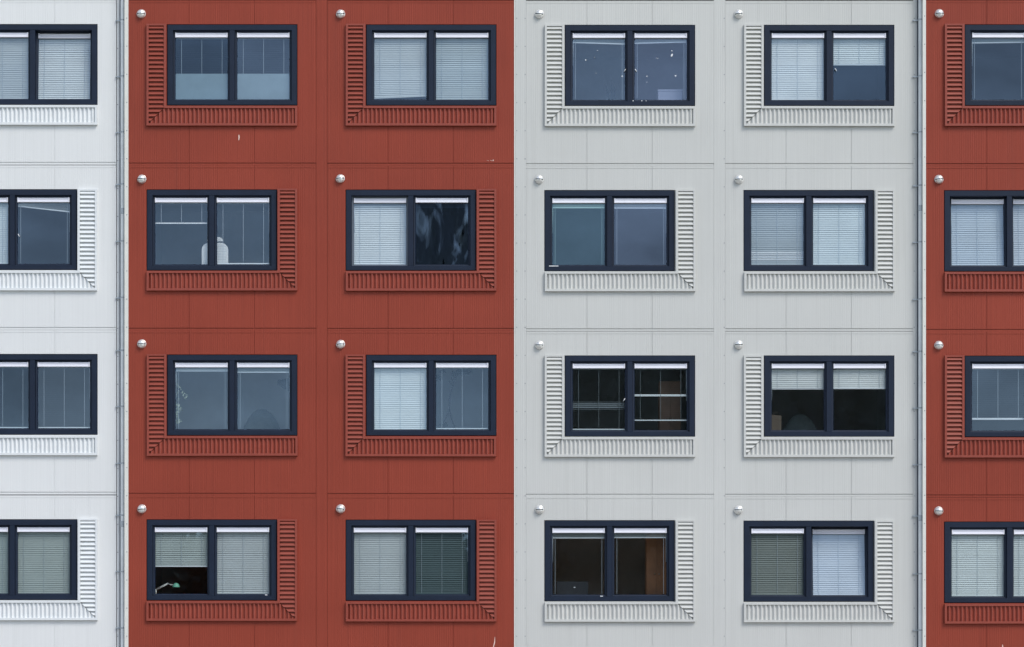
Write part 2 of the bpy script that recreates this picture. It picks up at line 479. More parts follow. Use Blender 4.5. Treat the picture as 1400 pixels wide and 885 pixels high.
# vertical cover strips and corner trims
def strip(key, name, x0, x1, y, colour, yf, rivets=(), groove=.35, yb=.14):
    blk = BL[key]; b = MB(); bx_ = blk.location.x
    b.box(wx(x0, y) - bx_ + groove*K, wx(x1, y) - bx_ - groove*K, yf, yb, .0, wz(-.5, y), 0)
    o = link(name, b.mesh(name, M[colour]), blk)
    if rivets:
        rb = MB()
        for rx in rivets:
            z = wz(870, y)
            while z < wz(4, y):
                rb.box(wx(rx, y) - bx_ - .007, wx(rx, y) - bx_ + .007, yf - .004, yf, z - .007, z + .007)
                z += 38.4*K
        link('rivet_row', rb.mesh('rivet_row', M['rivet']), o)
    return o
strip('red', 'cover_strip', 432.1, 447.7, 0, 'red', .002)
strip('red', 'corner_trim', 170.3, 175.6, 0, 'cream', -.012, (173.6,), 0)
strip('red', 'cover_strip', 175.7, 175.9, 0, 'red', .01, (), 0)
strip('grey', 'corner_trim', 702.9, 704.6, 0, 'cream', -.006, (), 0)
strip('grey', 'cover_strip', 704.7, 719.4, 0, 'grey', .0, (706.5, 718.0), .14)
strip('grey', 'cover_strip', 975.9, 991.7, 0, 'grey', .001, (990.2,), .16)
strip('grey', 'cover_strip', 1248.2, 1253.9, 0, 'grey', .003, (1250.0,), .2)
strip('grey', 'shaded_gap', 1254.1, 1260.4, 0, 'gap_shade', .02, (), 0)  # dark strip painted as the shaded gap next to the pipe
strip('white', 'cover_strip', 159.6, 163.6, .16, 'white', .003, (161.0,), .2)
strip('white', 'shaded_gap', 163.8, 170.0, .16, 'gap_shade', .02, (), 0)
strip('white', 'cover_strip', -112.6, -96.9, .16, 'white', .002)
strip('red2', 'corner_trim', 1261.6, 1265.9, -.16, 'cream', -.006, (1264.2,), 0, .15)
strip('red2', 'cover_strip', 1522.4, 1538.1, -.16, 'red', .002)

# frosted film on the panes of the first red window
fm = MB(); fm.quad((3.2*K, .018, 2.6*K), ((SW-3.2)*K, .018, 2.6*K), ((SW-3.2)*K, .018, 38.0*K), (3.2*K, .018, 38.0*K))
fmesh = fm.mesh('frosted_film', M['frost'])
for s in (0, 1):
    link('frosted_film', fmesh, WIN[0, 1][0], (SASH_U[s]*K, HINGE_Y, -SASH_V1*K))

# window handles and stickers
def at_window(r, c, px, py, y):
    """point measured on the facade -> window-local"""
    win, x, yy, z = WIN[r, c]
    return (wx(px, yy) - x, y, wz(py, yy) - z)
hb = MB(); hb.tube([(-.014, 0, -.022), (0, -.004, 0), (.014, 0, .022)], .007, 6); hb.tube([(0, .02, 0), (0, -.004, 0)], .008, 6)
hmesh = hb.mesh('handle', M['sticker'], True)
hb2 = MB(); hb2.tube([(.014, 0, -.022), (0, -.004, 0), (-.014, 0, .022)], .007, 6); hb2.tube([(0, .02, 0), (0, -.004, 0)], .008, 6)
hmesh2 = hb2.mesh('handle', M['sticker'], True)
for r, c, px, py, me in ((0,3,854.4,95.8,hmesh),(0,3,869.4,95.8,hmesh2),(0,4,1143,95,hmesh2),(1,0,25.2,321.5,hmesh2),(2,3,853.5,546.5,hmesh)):
    link('handle', me, WIN[r, c][0], at_window(r, c, px, py, .03))
for px, py, s in ((801,80.9,1.2),(816.8,68,.7),(812.9,77.7,.6),(815.3,99.2,.7),(850.8,103.2,1.4),(918.8,68.4,1.0),(898,78.6,.6),(899.6,78.6,.6),(884.7,103.2,1.0),(884.7,111.4,.6),(924,102.6,1.4)):
    b = MB(); rr = .013*s
    pts = [(rr*(1 if i % 2 else .45)*math.cos(i*math.pi/6), 0, rr*(1 if i % 2 else .45)*math.sin(i*math.pi/6)) for i in range(12)]
    b.v = pts + [(p[0], .002, p[2]) for p in pts]
    b.f = [tuple(range(12)), tuple(range(12, 24))] + [(i, (i+1) % 12, 12+(i+1) % 12, 12+i) for i in range(12)]; b.mi = [0]*14
    link('sticker', b.mesh('sticker', M['sticker']), WIN[0, 3][0], at_window(0, 3, px, py, HINGE_Y + .004))
b = MB(); b.sphere((0, 0, 0), (.016, .003, .028), 10, 6)
st = link('sticker', b.mesh('sticker', M['sticker'], True), WIN[0, 3][0], at_window(0, 3, 918.8, 74.5, HINGE_Y + .004), (0, R(25), 0))
for r, c, px, py, w in ((0,3,865.6,138.2,.020),(0,3,877.5,138.2,.018),(0,3,883.3,138.2,.012),(3,3,822.5,815.3,.045),(1,3,757,364,.16),(3,1,364,813.6,.04)):
    b = MB(); b.box(-w/2, w/2, -.004, .0, -.006, .006)
    link('paint_spot', b.mesh('paint_spot', M['sticker']), WIN[r, c][0], at_window(r, c, px, py, -.0065))

# chipped coating on the red sheets
def chip(key, pts, wd):
    y = BL[key].location.y
    b = MB()
    for (p0, p1), (w0, w1) in zip(zip(pts, pts[1:]), zip(wd, wd[1:])):
        x0, z0, x1, z1 = wx(p0[0], y), wz(p0[1], y), wx(p1[0], y), wz(p1[1], y)
        b.quad((x0 - w0*K, -.003, z0), (x0 + w0*K, -.003, z0), (x1 + w1*K, -.003, z1), (x1 - w1*K, -.003, z1))
    o = link('paint_chip', b.mesh('paint_chip', M['chip']), BL[key]); o.location = (-BL[key].location.x, 0, 0)
chip('red', [(326.6, 184.5), (326.9, 187.5), (326.5, 192)], [.5, .9, .4])
chip('red', [(665, 219.6), (667.4, 219.9), (668, 220.3)], [.3, .6, .3])
chip('red', [(670.0, 219.2), (672, 220.0), (673.2, 220.4)], [.3, .6, .2])
chip('red', [(674.4, 218.4), (674.2, 220.4)], [.5, .7])
chip('red', [(676.6, 871), (676.2, 879), (674.2, 886)], [.2, .7, .6])
chip('red2', [(1370.6, 881.5), (1371, 887)], [.4, 1.0])

# ------------------------------------------------------------------ rainwater pipes
def pipe(label, px, y, step_px, collars):
    x = wx(px, y); yp = y - .07
    o = thing('drainpipe', label, 'drainpipe', (x, yp, 0), 'rainwater pipes where the blocks meet')
    b = MB(); b.tube([(0, 0, .1), (0, 0, TOPZ - .1)], .034, 16); link('pipe', b.mesh('pipe', M['pipe'], 40), o)
    for py in collars:
        z = wz(py, y); b = MB()
        b.tube([(0, 0, z - .05), (0, 0, z - .045), (0, 0, z + .045), (0, 0, z + .05)], [.035, .041, .041, .035], 16)
        link('collar', b.mesh('collar', M['bracket'], 40), o)
    for py in step_px:
        z = wz(py, y); b = MB()
        b.tube([(0, 0, z - .012), (0, 0, z - .010), (0, 0, z + .010), (0, 0, z + .012)], [.0345, .0395, .0395, .0345], 16)
        b.box(-.125, -.040, .045, .056, z - .011, z + .011)
        b.box(-.120, -.105, .030, .045, z - .007, z + .007)
        b.box(-.040, -.024, .02, .05, z - .010, z + .010)
        link('bracket', b.mesh('bracket', M['bracket'], 40), o)
    return o
pipe('grey drainpipe in the corner between the white and the red block', 168.3, .16,
     [29, 105.7, 182, 253, 330.8, 408, 480, 556.5, 634, 705, 782, 859], [290, 717])
pipe('grey drainpipe in the corner between the grey block and the red one beyond', 1257.4, 0,
     [28.6, 105.6, 182, 254.8, 332, 410, 481.5, 558.6, 636, 706, 785, 862], [286, 709])

# ------------------------------------------------------------------ venetian blinds
BW = SW - 4.6
def slats_mesh(v_top, v_bot, tilt, colr, skew=0.0, special=None, pitch=.0325, wid=.0405):
    """slats hang from v_top to v_bot (window units below the frame's head); z measured up from the sash foot"""
    b = MB(); z = (SASH_V1 - v_top)*K; zb = (SASH_V1 - v_bot)*K
    x0, x1 = 0, BW*K
    rnd = random.Random(int(v_bot*10) + int(tilt))
    n = 0
    if tilt < 30: wid = min(wid, .018)
    while z > zb:
        a = tilt + (rnd.uniform(-3.5, 3.5) if tilt > 30 else rnd.uniform(-.6, .6))
        if special:
            for s0, s1, ta in special:
                if s0 < SASH_V1 - z/K < s1: a = ta + rnd.uniform(-4, 4)
        a = R(a); rr = []
        k0 = max(0.0, 1 - (z - zb)/.25) if skew else 0
        mi_ = 0
        if special and tilt > 30:
            for s0, s1, ta in special:
                if s0 < SASH_V1 - z/K < s1: mi_ = 1
        for t in (-.5, -.2, .2, .5):
            bow = (.004 if tilt > 30 else .0008)*(1 - (2*t)**2)
            yy = t*wid*math.cos(a) - bow*math.sin(a); zz = t*wid*math.sin(a) + bow*math.cos(a)
            rr.append((yy, zz))
        jit = rnd.uniform(-.0012, .0012)
        for (ya, za), (yb, zb_) in zip(rr, rr[1:]):
            b.quad((x0, ya, z + za + jit), (x1, ya, z + za + skew*k0*K + jit), (x1, yb, z + zb_ + skew*k0*K + jit), (x0, yb, z + zb_ + jit), mi_)
        z -= pitch; n += 1
    return b.mesh('slats', [slat_mat(colr), slat_mat((.92, .94, .95))], 60)

BRIGHT, MID, DULL, GREEN, DARK = (.86, .89, .89), (.62, .66, .67), (.36, .42, .44), (.50, .56, .54), (.085, .125, .13)
PALE = (.66, .70, .76)
# (row, column, side): kind, drop, tilt, colour, extras
B = {
 (0,0,0): ('closed', 101.6, 64, MID, {}), (0,0,1): ('closed', 101.6, 62, BRIGHT, {}),
 (0,1,0): ('open', 101.0, 4, DULL, {}), (0,1,1): ('open', 101.0, 10, DULL, {}),
 (0,2,0): ('closed', 100.0, 68, MID, {'skew': 3.2}), (0,2,1): ('closed', 101.6, 62, MID, {}),
 (0,3,0): ('raised', 23.0, 0, DULL, {'skew': -2.2}), (0,3,1): ('raised', 24.2, 0, DULL, {'skew': 1.8}),
 (0,4,0): ('closed', 101.6, 64, BRIGHT, {}), (0,4,1): ('closed', 53.5, 62, BRIGHT, {}),
 (0,5,0): ('raised', 24.2, 0, DULL, {'skew': 1.0}), (0,5,1): ('raised', 24.0, 0, DULL, {}),
 (1,0,0): ('closed', 101.6, 64, BRIGHT, {}), (1,0,1): ('raised', 22.5, 0, MID, {'skew': -8.0}),
 (1,1,0): ('open', 45.5, 6, DULL, {}), (1,1,1): ('open', 101.0, 6, DULL, {'wid': .008}),
 (1,2,0): ('closed', 101.6, 64, BRIGHT, {'top': 21}), (1,2,1): ('raised', 23.5, 0, MID, {}),
 (1,3,0): ('raised', 23.5, 0, MID, {}), (1,3,1): ('raised', 24.0, 0, MID, {}),
 (1,4,0): ('closed', 101.6, 60, (.46, .50, .51), {'special': [(83, 95, 44)]}), (1,4,1): ('closed', 101.6, 64, BRIGHT, {}),
 (1,5,0): ('closed', 101.6, 64, PALE, {}), (1,5,1): ('closed', 101.6, 64, PALE, {}),
 (2,0,0): ('open', 101.0, 4, DULL, {}), (2,0,1): ('open', 101.0, 4, DULL, {}),
 (2,1,0): ('raised', 22.3, 0, MID, {}), (2,1,1): ('raised', 24.0, 0, DULL, {}),
 (2,2,0): ('closed', 101.6, 66, BRIGHT, {}), (2,2,1): ('open', 101.0, 4, DULL, {}),
 (2,3,0): ('open', 101.0, 3, DULL, {'special': [(61, 64.5, 24), (64.5, 72, 50), (72, 75.5, 24)]}), (2,3,1): ('open', 88.5, 3, DULL, {'rail': 55.0}),
 (2,4,0): ('closed', 45.5, 66, BRIGHT, {}), (2,4,1): ('closed', 45.0, 68, BRIGHT, {}),
 (2,5,0): ('open', 86.5, 4, DULL, {'bright': 1}), (2,5,1): ('open', 86.5, 4, DULL, {'bright': 1}),
 (3,0,0): ('closed', 101.6, 66, GREEN, {}), (3,0,1): ('closed', 101.6, 66, GREEN, {}),
 (3,1,0): ('closed', 64.5, 62, GREEN, {}), (3,1,1): ('closed', 101.6, 66, MID, {}),
 (3,2,0): ('closed', 101.6, 66, MID, {}), (3,2,1): ('closed', 101.6, 58, DARK, {}),
 (3,3,0): ('raised', 24.5, 0, DULL, {}), (3,3,1): ('raised', 24.0, 0, DULL, {}),
 (3,4,0): ('closed', 101.6, 58, (.24, .27, .25), {}), (3,4,1): ('closed', 101.6, 62, PALE, {}),
 (3,5,0): ('closed', 101.6, 62, BRIGHT, {}), (3,5,1): ('closed', 101.6, 62, BRIGHT, {}),
}
ROWN = ['top-row', 'second-row', 'third-row', 'bottom-row']
COLN = ['white block', 'outer red column', 'red column beside the grey block', 'grey column beside the red block', 'outer grey column', 'red block beyond the drainpipe']
COLN[1] = 'red column beside the white block'
COLN[4] = 'grey column beside the drainpipe'
def blind_label(r, c, s, kind, drop, colr, ex):
    side = 'left' if s == 0 else 'right'
    if kind == 'closed':
        if drop < 90: st = 'half-lowered' if drop > 50 else 'one-third lowered'
        elif TILT.get((r, c, s), 0) > 2: st = 'lowered pale'
        elif colr[0] < .2: st = 'lowered dark'
        elif ex.get('skew'): st = 'crooked lowered'
        else: st = 'lowered'
    elif kind == 'open': st = 'see-through open' if drop > 90 else 'see-through part-lowered'
    else: st = 'crooked raised' if abs(ex.get('skew', 0)) > 1.5 else 'raised'
    return f'{st} blind, {side} pane, {ROWN[r]} window, {COLN[c]}'

for (r, c, s), (kind, drop, tilt, colr, ex) in B.items():
    win, x, yy, z = WIN[r, c]
    if kind == 'open': tilt = (14, 10.6, 7.1, 3.6)[r]; colr = (.26, .30, .33)
    a = TILT.get((r, c, s), 0)
    hx = x + (SASH_U[s] + 2.3)*K; hz = z - SASH_V1*K
    off = .050
    ar = R(a)
    o = thing('venetian_blind', blind_label(r, c, s, kind, drop, colr, ex), 'blind',
              (hx, yy + HINGE_Y + off*math.cos(ar), hz + off*math.sin(ar)*-1), 'venetian blinds in the windows', (-ar, 0, 0) if a else None)
    skew = ex.get('skew', 0)
    zr = (SASH_V1 - drop)*K
    hz0, hz1 = (SASH_V1 - 18.3)*K, (SASH_V1 - 11.5)*K
    b = MB(); b.box(0, BW*K, -.014, .014, hz0, hz1); link('headrail', get('hr', lambda: b.mesh('headrail', slat_mat(DULL))), o)
    if kind == 'raised':
        key = ('stack', drop, skew, colr); bb = MB()
        zz = (SASH_V1 - 18.6)*K; n = 7
        for i in range(n):
            f = (i + .5)/n
            za = zz + (zr + .012 - zz)*f; zc_ = zz + (zr + skew*K + .012 - zz)*f
            bb.quad((0, -.016, za), (BW*K, -.016, zc_), (BW*K, .016, zc_ + .002), (0, .016, za + .002))
            bb.quad((0, -.016, za), (BW*K, -.016, zc_), (BW*K, -.0155, zc_ - .0045), (0, -.0155, za - .0045))
        link('slats', bb.mesh('slats', slat_mat(colr)), o)
    else:
        key = ('slats', kind, drop, tilt, colr, skew, str(ex))
        link('slats', get(key, slats_mesh, ex.get('top', 18.5), drop - 1.2, tilt, colr, skew, ex.get('special'), .0325, ex.get('wid', .0405)), o)
    def rail(zv, m, hgt=.017, sk=0.0):
        bb = MB(); q = [(0, zv), (BW*K, zv + sk*K)]
        bb.v = [(xx, yy_, zz_ + dz) for xx, zz_ in q for yy_ in (-.017, .012) for dz in (0, hgt)]
        bb.f = [(0,1,3,2),(4,6,7,5),(0,4,5,1),(2,3,7,6),(0,2,6,4),(1,5,7,3)]; bb.mi = [0]*6
        return link('bottom_rail', bb.mesh('bottom_rail', m), o)
    rail(zr, slat_mat((.80, .84, .88) if (ex.get('bright') or kind != 'closed' or drop < 90) else colr), .030 if ex.get('bright') else .018, skew)
    if ex.get('rail'):
        ro = rail((SASH_V1 - ex['rail'])*K, slat_mat((.80, .82, .84)), .034); ro.name = 'gathered_slat_rail'
    if kind == 'raised': cords = [(4.6, 100.5), (BW - 4.6, 100.5)]
    else: cords = [(8.8, drop), (BW/2, drop), (BW - 8.8, drop)]
    for cu, cv in cords:
        bb = MB(); w = .0026 if kind != 'closed' else .0022
        zz0 = (SASH_V1 - cv)*K + (.018 if cv == drop else 0)
        bb.box(cu*K - w, cu*K + w, -.021, -.0185, min(zz0 + max(0, skew*K), hz0 - .01), hz0)
        link('ladder_cord', bb.mesh('ladder_cord', M['cord_dim'] if (r, c) == (2, 3) else M['cord']), o)
    if (r + c + s) % 3 == 0 or kind == 'raised':
        bb = MB(); wu_ = 1.3 if s == 0 else BW - 1.3
        bb.tube([(wu_*K, -.022, hz0 + .01), (wu_*K, -.023, (SASH_V1 - 55 - (r*3) % 7)*K)], .0045, 6)
        link('tilt_wand', bb.mesh('tilt_wand', M['wand'], True), o)

# ------------------------------------------------------------------ things behind the glass
def P(r, c, px, py, y):
    """a point inside a room that stands behind facade point (px,py) at depth y, seen from the street"""
    return Vector((wx(px, y), y, wz(py, y)))
def sill_z(r, c): return WIN[r, c][3] - 104.5*K
def floor_z(r, c): return WIN[r, c][3] - 165*K

# desk lamp on the sill of the bottom-row red window
m_wh = simple('lamp_white_metal', (.75, .76, .74), .35, .2); m_gr = simple('green_lamp_shade', (.18, .50, .36), .3)
y = .24; q = lambda px, py: P(3, 1, px, py, y); sz = sill_z(3, 1)
base = q(213.3, 812); o = thing('desk_lamp', 'white jointed desk lamp with a small green shade on the bottom-row red window sill', 'lamp', (base.x, y, sz))
L_ = lambda p: p - Vector((base.x, y, sz))
b = MB(); b.tube([(0, 0, 0), (0, 0, .018)], [.065, .06], 20); link('base', b.mesh('base', m_wh, 40), o)
p1, p2, p3, p4 = L_(q(213.3, 806.5)), L_(q(229.2, 798.2)), L_(q(233.5, 799.6)), L_(q(240.8, 800.6))
b = MB(); b.tube([(0, 0, .015), tuple(p1)], .010, 8); b.tube([tuple(p1 + Vector((-.03, 0, .012))), tuple(p1)], .009, 8); link('stem', b.mesh('stem', m_wh, True), o)
b = MB()
for d in (-.011, .011): b.tube([tuple(p1 + Vector((d*.5, 0, d + .006))), tuple(p2 + Vector((d*.5, 0, d)))], .0065, 8)
link('arm', b.mesh('arm', m_wh, True), o)
b = MB(); b.sphere(tuple(p3), .014, 10, 6); b.tube([tuple(p2), tuple(p3), tuple(p4)], .006, 8); link('joint', b.mesh('joint', m_wh, True), o)
b = MB(); c_ = p4
b.sphere((c_.x, c_.y, c_.z - .03), (.062, .062, .075), 18, 10, fn=lambda p: [p[0], p[1], max(p[2], 0)])
link('shade', b.mesh('shade', m_gr, 50), o)

# tall white chair behind the post of the second-row red window
m_ch = simple('white_fabric', (.93, .94, .93), .6, var=.03, vscale=20); m_bk = simple('black_plastic', (.02, .02, .025), .5)
y = .165; fz = floor_z(1, 1); cx = wx(293.8, y)
o = thing('office_chair', 'tall white chair with a rounded headrest behind the post of the second-row red window', 'chair', (cx, y, fz))
def arch_plate(z0, z1, hw, rad, yo=0.0, th=.05):
    pts = [(-hw, z0), (hw, z0)]
    for i in range(9):
        t = math.pi/2*i/8; pts.append((hw - rad + rad*math.cos(t), z1 - rad + rad*math.sin(t)))
    for i in range(9):
        t = math.pi/2 + math.pi/2*i/8; pts.append((-hw + rad + rad*math.cos(t), z1 - rad + rad*math.sin(t)))
    b = MB(); n = len(pts)
    b.v = [(p[0], yo, p[1]) for p in pts] + [(p[0], yo + th, p[1]) for p in pts]
    b.f = [tuple(range(n)), tuple(range(n, 2*n))] + [(i, (i+1) % n, n + (i+1) % n, n + i) for i in range(n)]; b.mi = [0]*len(b.f)
    return b
zt = lambda py: wz(py, y) - fz
b = arch_plate(.55, zt(332.2), .225, .12)
for k in range(7):
    zz = zt(337 + k*3.6)
    b.box(.0, .19, -.003, -.001, zz, zz + .006, 1)
link('backrest', b.mesh('backrest', [m_ch, simple('stitch_grey', (.74, .78, .78), .8)]), o)
b = arch_plate(zt(329.8), zt(324.3), .135, .068); link('headrest', b.mesh('headrest', m_ch), o)
b = MB(); b.box(-.04, .04, .05, .08, .35, zt(325.5)); link('back_post', b.mesh('back_post', m_bk), o)
b = MB(); b.box(-.25, .25, .08, .58, .45, .55); link('seat', b.mesh('seat', m_ch), o)
b = MB(); b.tube([(0, .33, .08), (0, .33, .45)], .03, 10)
for k in range(5):
    t = 2*math.pi*k/5; b.tube([(0, .33, .1), (.3*math.cos(t), .33 + .3*math.sin(t), .05)], .022, 6)
link('base', b.mesh('base', m_bk), o)

# house plants
m_lf = simple('pale_leaf', (.50, .56, .42), .5, var=.4, vscale=30); m_dl = simple('dark_leaf', (.008, .012, .010), .9, spec=0, var=.3, vscale=20)
m_pot = simple('clay_pot', (.16, .09, .06), .7); m_st = simple('plant_stem', (.008, .008, .008), .9, spec=0)
def leafblade(b, p, d, ln, wd):
    d = Vector(d).normalized(); s = d.cross(Vector((0, 1, .2))).normalized()*wd; p = Vector(p)
    b.quad(tuple(p), tuple(p + d*ln*.5 + s), tuple(p + d*ln), tuple(p + d*ln*.5 - s))
def pot(o, r_, h):
    b = MB(); b.tube([(0, 0, 0), (0, 0, h)], [r_*.75, r_], 16); link('pot', b.mesh('pot', m_pot, 40), o)
y = .20; sz = sill_z(2, 1); px0 = wx(243, y)
o = thing('house_plant', 'pale leafy plant at the left edge of the third-row red window', 'plant', (px0, y, sz)); pot(o, .055, .04)
b = MB(); rnd = random.Random(3); Q = lambda a, c_: P(2, 1, a, c_, y) - Vector((px0, y, sz))
for (a0, c0), (a1, c1), n in (((242.5, 584), (241.5, 552), 75), ((243, 556), (247.5, 561), 24), ((241.5, 552), (241, 520), 26), ((242.5, 528), (256, 546), 26), ((243, 580), (247, 572), 16)):
    for k in range(n):
        f = rnd.random(); p = Q(a0 + (a1-a0)*f + rnd.uniform(-2.2, 2.2), c0 + (c1-c0)*f + rnd.uniform(-2, 2)); p.y += rnd.uniform(-.04, .04)
        leafblade(b, p, (rnd.uniform(-1, 1), rnd.uniform(-.5, .5), rnd.uniform(-1, .6)), rnd.uniform(.02, .04), rnd.uniform(.006, .012))
link('foliage', b.mesh('foliage', m_lf), o)
b = MB(); b.tube([(0, 0, .03), tuple(Q(242, 560)), tuple(Q(241, 522))], .005, 6); b.tube([tuple(Q(242, 530)), tuple(Q(255, 545))], .004, 6)
link('stem', b.mesh('stem', m_st), o)

y = .28; sz = sill_z(2, 2); px0 = wx(620, y)
o = thing('house_plant', 'dark bare-stemmed climbing plant behind the right pane of the third-row red window', 'plant', (px0, y, sz)); pot(o, .07, .04)
Q = lambda a, c_: tuple(P(2, 2, a, c_, y) - Vector((px0, y, sz)))
b = MB(); b.tube([(0, 0, .02), Q(621.5, 583), Q(617.5, 574), Q(614.5, 560), Q(614.2, 546), Q(617.5, 532), Q(622, 519), Q(625, 506)], .011, 6)
b.tube([Q(618.6, 528), Q(614.5, 521)], .008, 6); b.tube([Q(620, 523), Q(616.5, 515)], .007, 6)
b.tube([(-.12, 0, .03), Q(606, 580), Q(612, 566), Q(614.5, 556)], .008, 6)
link('stem', b.mesh('stem', m_st, True), o)
b = MB(); rnd = random.Random(5)
for (a, c_, sp, n) in ((630, 506.5, 5, 42), (638, 507, 4, 22), (605, 506, 3, 16), (598, 516, 2.4, 14), (606, 582, 3, 24), (622, 509, 3, 14)):
    for k in range(n):
        p = Vector(Q(a + rnd.gauss(0, sp*.55), c_ + rnd.gauss(0, sp*.45))); p.y += rnd.uniform(-.05, .05)
        leafblade(b, p, (rnd.uniform(-1, 1), rnd.uniform(-.4, .4), rnd.uniform(-1, .5)), rnd.uniform(.04, .075), rnd.uniform(.014, .026))
link('foliage', b.mesh('foliage', m_dl), o)

y = .32; sz = sill_z(0, 3); px0 = wx(836, y)
o = thing('house_plant', 'dark sword-leaved plant low behind the left pane of the top-row grey window', 'plant', (px0, y, sz)); pot(o, .07, .06)
Q = lambda a, c_: tuple(P(0, 3, a, c_, y) - Vector((px0, y, sz)))
b = MB()
for a0, a1, t, w in ((833, 826.5, 111, 1.3), (837, 835.5, 108, 1.6), (840, 839.5, 116, 1.1)):
    b.v += [Q(a0 - w, 137), Q(a0 + w, 137), Q((a0+a1)/2 + w, 124), Q(a1, t), Q((a0+a1)/2 - w, 124)]
    i = len(b.v) - 5; b.f.append((i, i+1, i+2, i+3, i+4)); b.mi.append(0)
link('foliage', b.mesh('foliage', m_dl), o)

# lamp and rounded armchair in the third-row red window
m_dk = simple('dark_shade', (.018, .022, .025), .6); m_ol = simple('olive_cushion', (.075, .085, .075), .85, var=.2, vscale=12)
y = .5; fz = floor_z(2, 1); px0 = wx(402, y); Q = lambda a, c_: tuple(P(2, 1, a, c_, y) - Vector((px0, y, fz)))
o = thing('floor_lamp', 'dark cone-shaped lamp shade at the right edge of the third-row red window', 'lamp', (px0, y, fz))
b = MB(); b.tube([(0, 0, 0), (0, 0, .02)], .12, 16); link('base', b.mesh('base', m_dk, 40), o)
b = MB(); b.tube([(0, 0, .02), Q(401, 540), Q(399, 525)], .011, 8); link('stem', b.mesh('stem', m_dk), o)
b = MB(); b.tube([Q(379.6, 523), Q(383, 523.5), Q(392, 525), Q(399, 527)], [.045, .055, .10, .125], 20); link('lamp_shade', b.mesh('lamp_shade', m_dk, 40), o)
y = .95; px0 = wx(358, y); Q = lambda a, c_: tuple(P(2, 1, a, c_, y) - Vector((px0, y, fz)))
o = thing('armchair', 'rounded olive armchair back low behind the right pane of the third-row red window', 'armchair', (px0, y, fz))
t_ = P(2, 1, 358, 559, y).z - fz
b = MB(); b.sphere((0, 0, .45), (.40, .14, t_ - .45), 20, 14, fn=lambda p: [p[0]*(1 - .05*max(p[2], 0)), p[1], p[2]]); link('backrest', b.mesh('backrest', m_ol, True), o)
b = MB(); b.box(-.3, .3, .05, .6, .2, .46); link('seat', b.mesh('seat', m_ol), o)
for sx in (-.27, .27):
    for sy in (.1, .55):
        b = MB(); b.tube([(sx, sy, 0), (sx, sy, .2)], .02, 8); link('leg', b.mesh('leg', m_dk), o)

# wardrobe, cupboard, monitor, bag, chair, box in the grey column windows
m_wd = simple('brown_wood', (.32, .18, .12), .6, var=.25, vscale=4); m_ru = simple('rust_wood', (.40, .175, .075), .6, var=.25, vscale=3)
m_kn = simple('brass_knob', (.5, .42, .3), .3, 1.0)
def cupboard(label, r, c, pxa, pxb, ptop, y, m, dark=False):
    fz = floor_z(r, c); xa, xb = wx(pxa, y), wx(pxb, y); w = xb - xa; h = wz(ptop, y) - fz
    o = thing('cupboard', label, 'cupboard', (xa, y, fz))
    b = MB(); b.box(0, w, .02, .5, 0, h); link('carcass', b.mesh('carcass', m), o)
    b = MB(); b.box(.008, w/2 - .003, .0, .02, .06, h - .01); link('door', b.mesh('door', m), o)
    b = MB(); b.box(w/2 + .003, w - .008, .0, .02, .06, h - .01); link('door', b.mesh('door', m), o)
    for d in (-.04, .04):
        b = MB(); b.sphere((w/2 + d, -.012, h*.62), .013, 8, 6); link('knob', b.mesh('knob', m_kn, True), o)
cupboard('dark brown cupboard seen through the see-through blind of the third-row grey window', 2, 3, 901.5, 931, 521, .75, m_wd)
cupboard('tall rust-brown cupboard behind the right pane of the bottom-row grey window', 3, 3, 884, 912, 728, .70, m_ru)
y = .38; sz = sill_z(3, 3); px0 = wx(782.5, y)
o = thing('monitor', 'black monitor back low behind the left pane of the bottom-row grey window', 'monitor', (px0, y, sz))
hw = (wx(804, y) - wx(761, y))/2; t_ = wz(795.3, y) - sz
b = MB(); b.box(-hw, hw, 0, .035, .05, t_); link('screen', b.mesh('screen', m_bk), o)
b = MB(); b.box(-.10, .10, -.02, .14, 0, .012); b.box(-.025, .025, .036, .06, .012, .12); link('stand', b.mesh('stand', m_bk), o)
b = MB(); b.sphere((wx(785.4, y) - px0, -.002, wz(803.3, y) - sz), (.018, .003, .008), 10, 6); link('badge', b.mesh('badge', M['sticker'], True), o)
m_tan = simple('tan_paper', (.13, .10, .075), .8, var=.15); m_gy = simple('grey_fabric', (.10, .115, .115), .9, var=.15, vscale=14)
y = .30; sz = sill_z(2, 4); px0 = wx(1061, y)
o = thing('paper_bag', 'tan paper bag in the corner of the third-row grey window with one-third lowered blinds', 'bag', (px0, y, sz))
b = MB(); w0, w1 = .10, .085; h = wz(568, y) - sz
b.v = [(-w0, -.05, 0), (w1, -.05, 0), (w1, .05, 0), (-w0, .05, 0), (-w0*1.05, -.045, h*1.03), (w1*1.05, -.04, h*.97), (w1*1.05, .04, h*.98), (-w0*1.05, .045, h*1.02)]
b.f = [(0,1,2,3), (0,1,5,4), (1,2,6,5), (2,3,7,6), (3,0,4,7)]; b.mi = [0]*5
link('bag_body', b.mesh('bag_body', m_tan), o)
b = MB(); b.tube([(-.04, -.048, h*.98), (-.03, -.05, h*1.14), (.03, -.05, h*1.14), (.04, -.046, h*.97)], .004, 6); link('handle', b.mesh('handle', m_tan), o)
y = .9; fz = floor_z(2, 4); px0 = wx(1094, y)
o = thing('armchair', 'grey rounded armchair back behind the left pane of the third-row grey window', 'armchair', (px0, y, fz))
t_ = wz(566, y) - fz
b = MB(); b.sphere((0, 0, .4), (.40, .15, t_ - .4), 20, 14, fn=lambda p: [p[0]*(1 - .05*max(p[2], 0)), p[1], p[2]]); link('backrest', b.mesh('backrest', m_gy, True), o)
b = MB(); b.box(-.3, .3, .05, .6, .2, .46); link('seat', b.mesh('seat', m_gy), o)
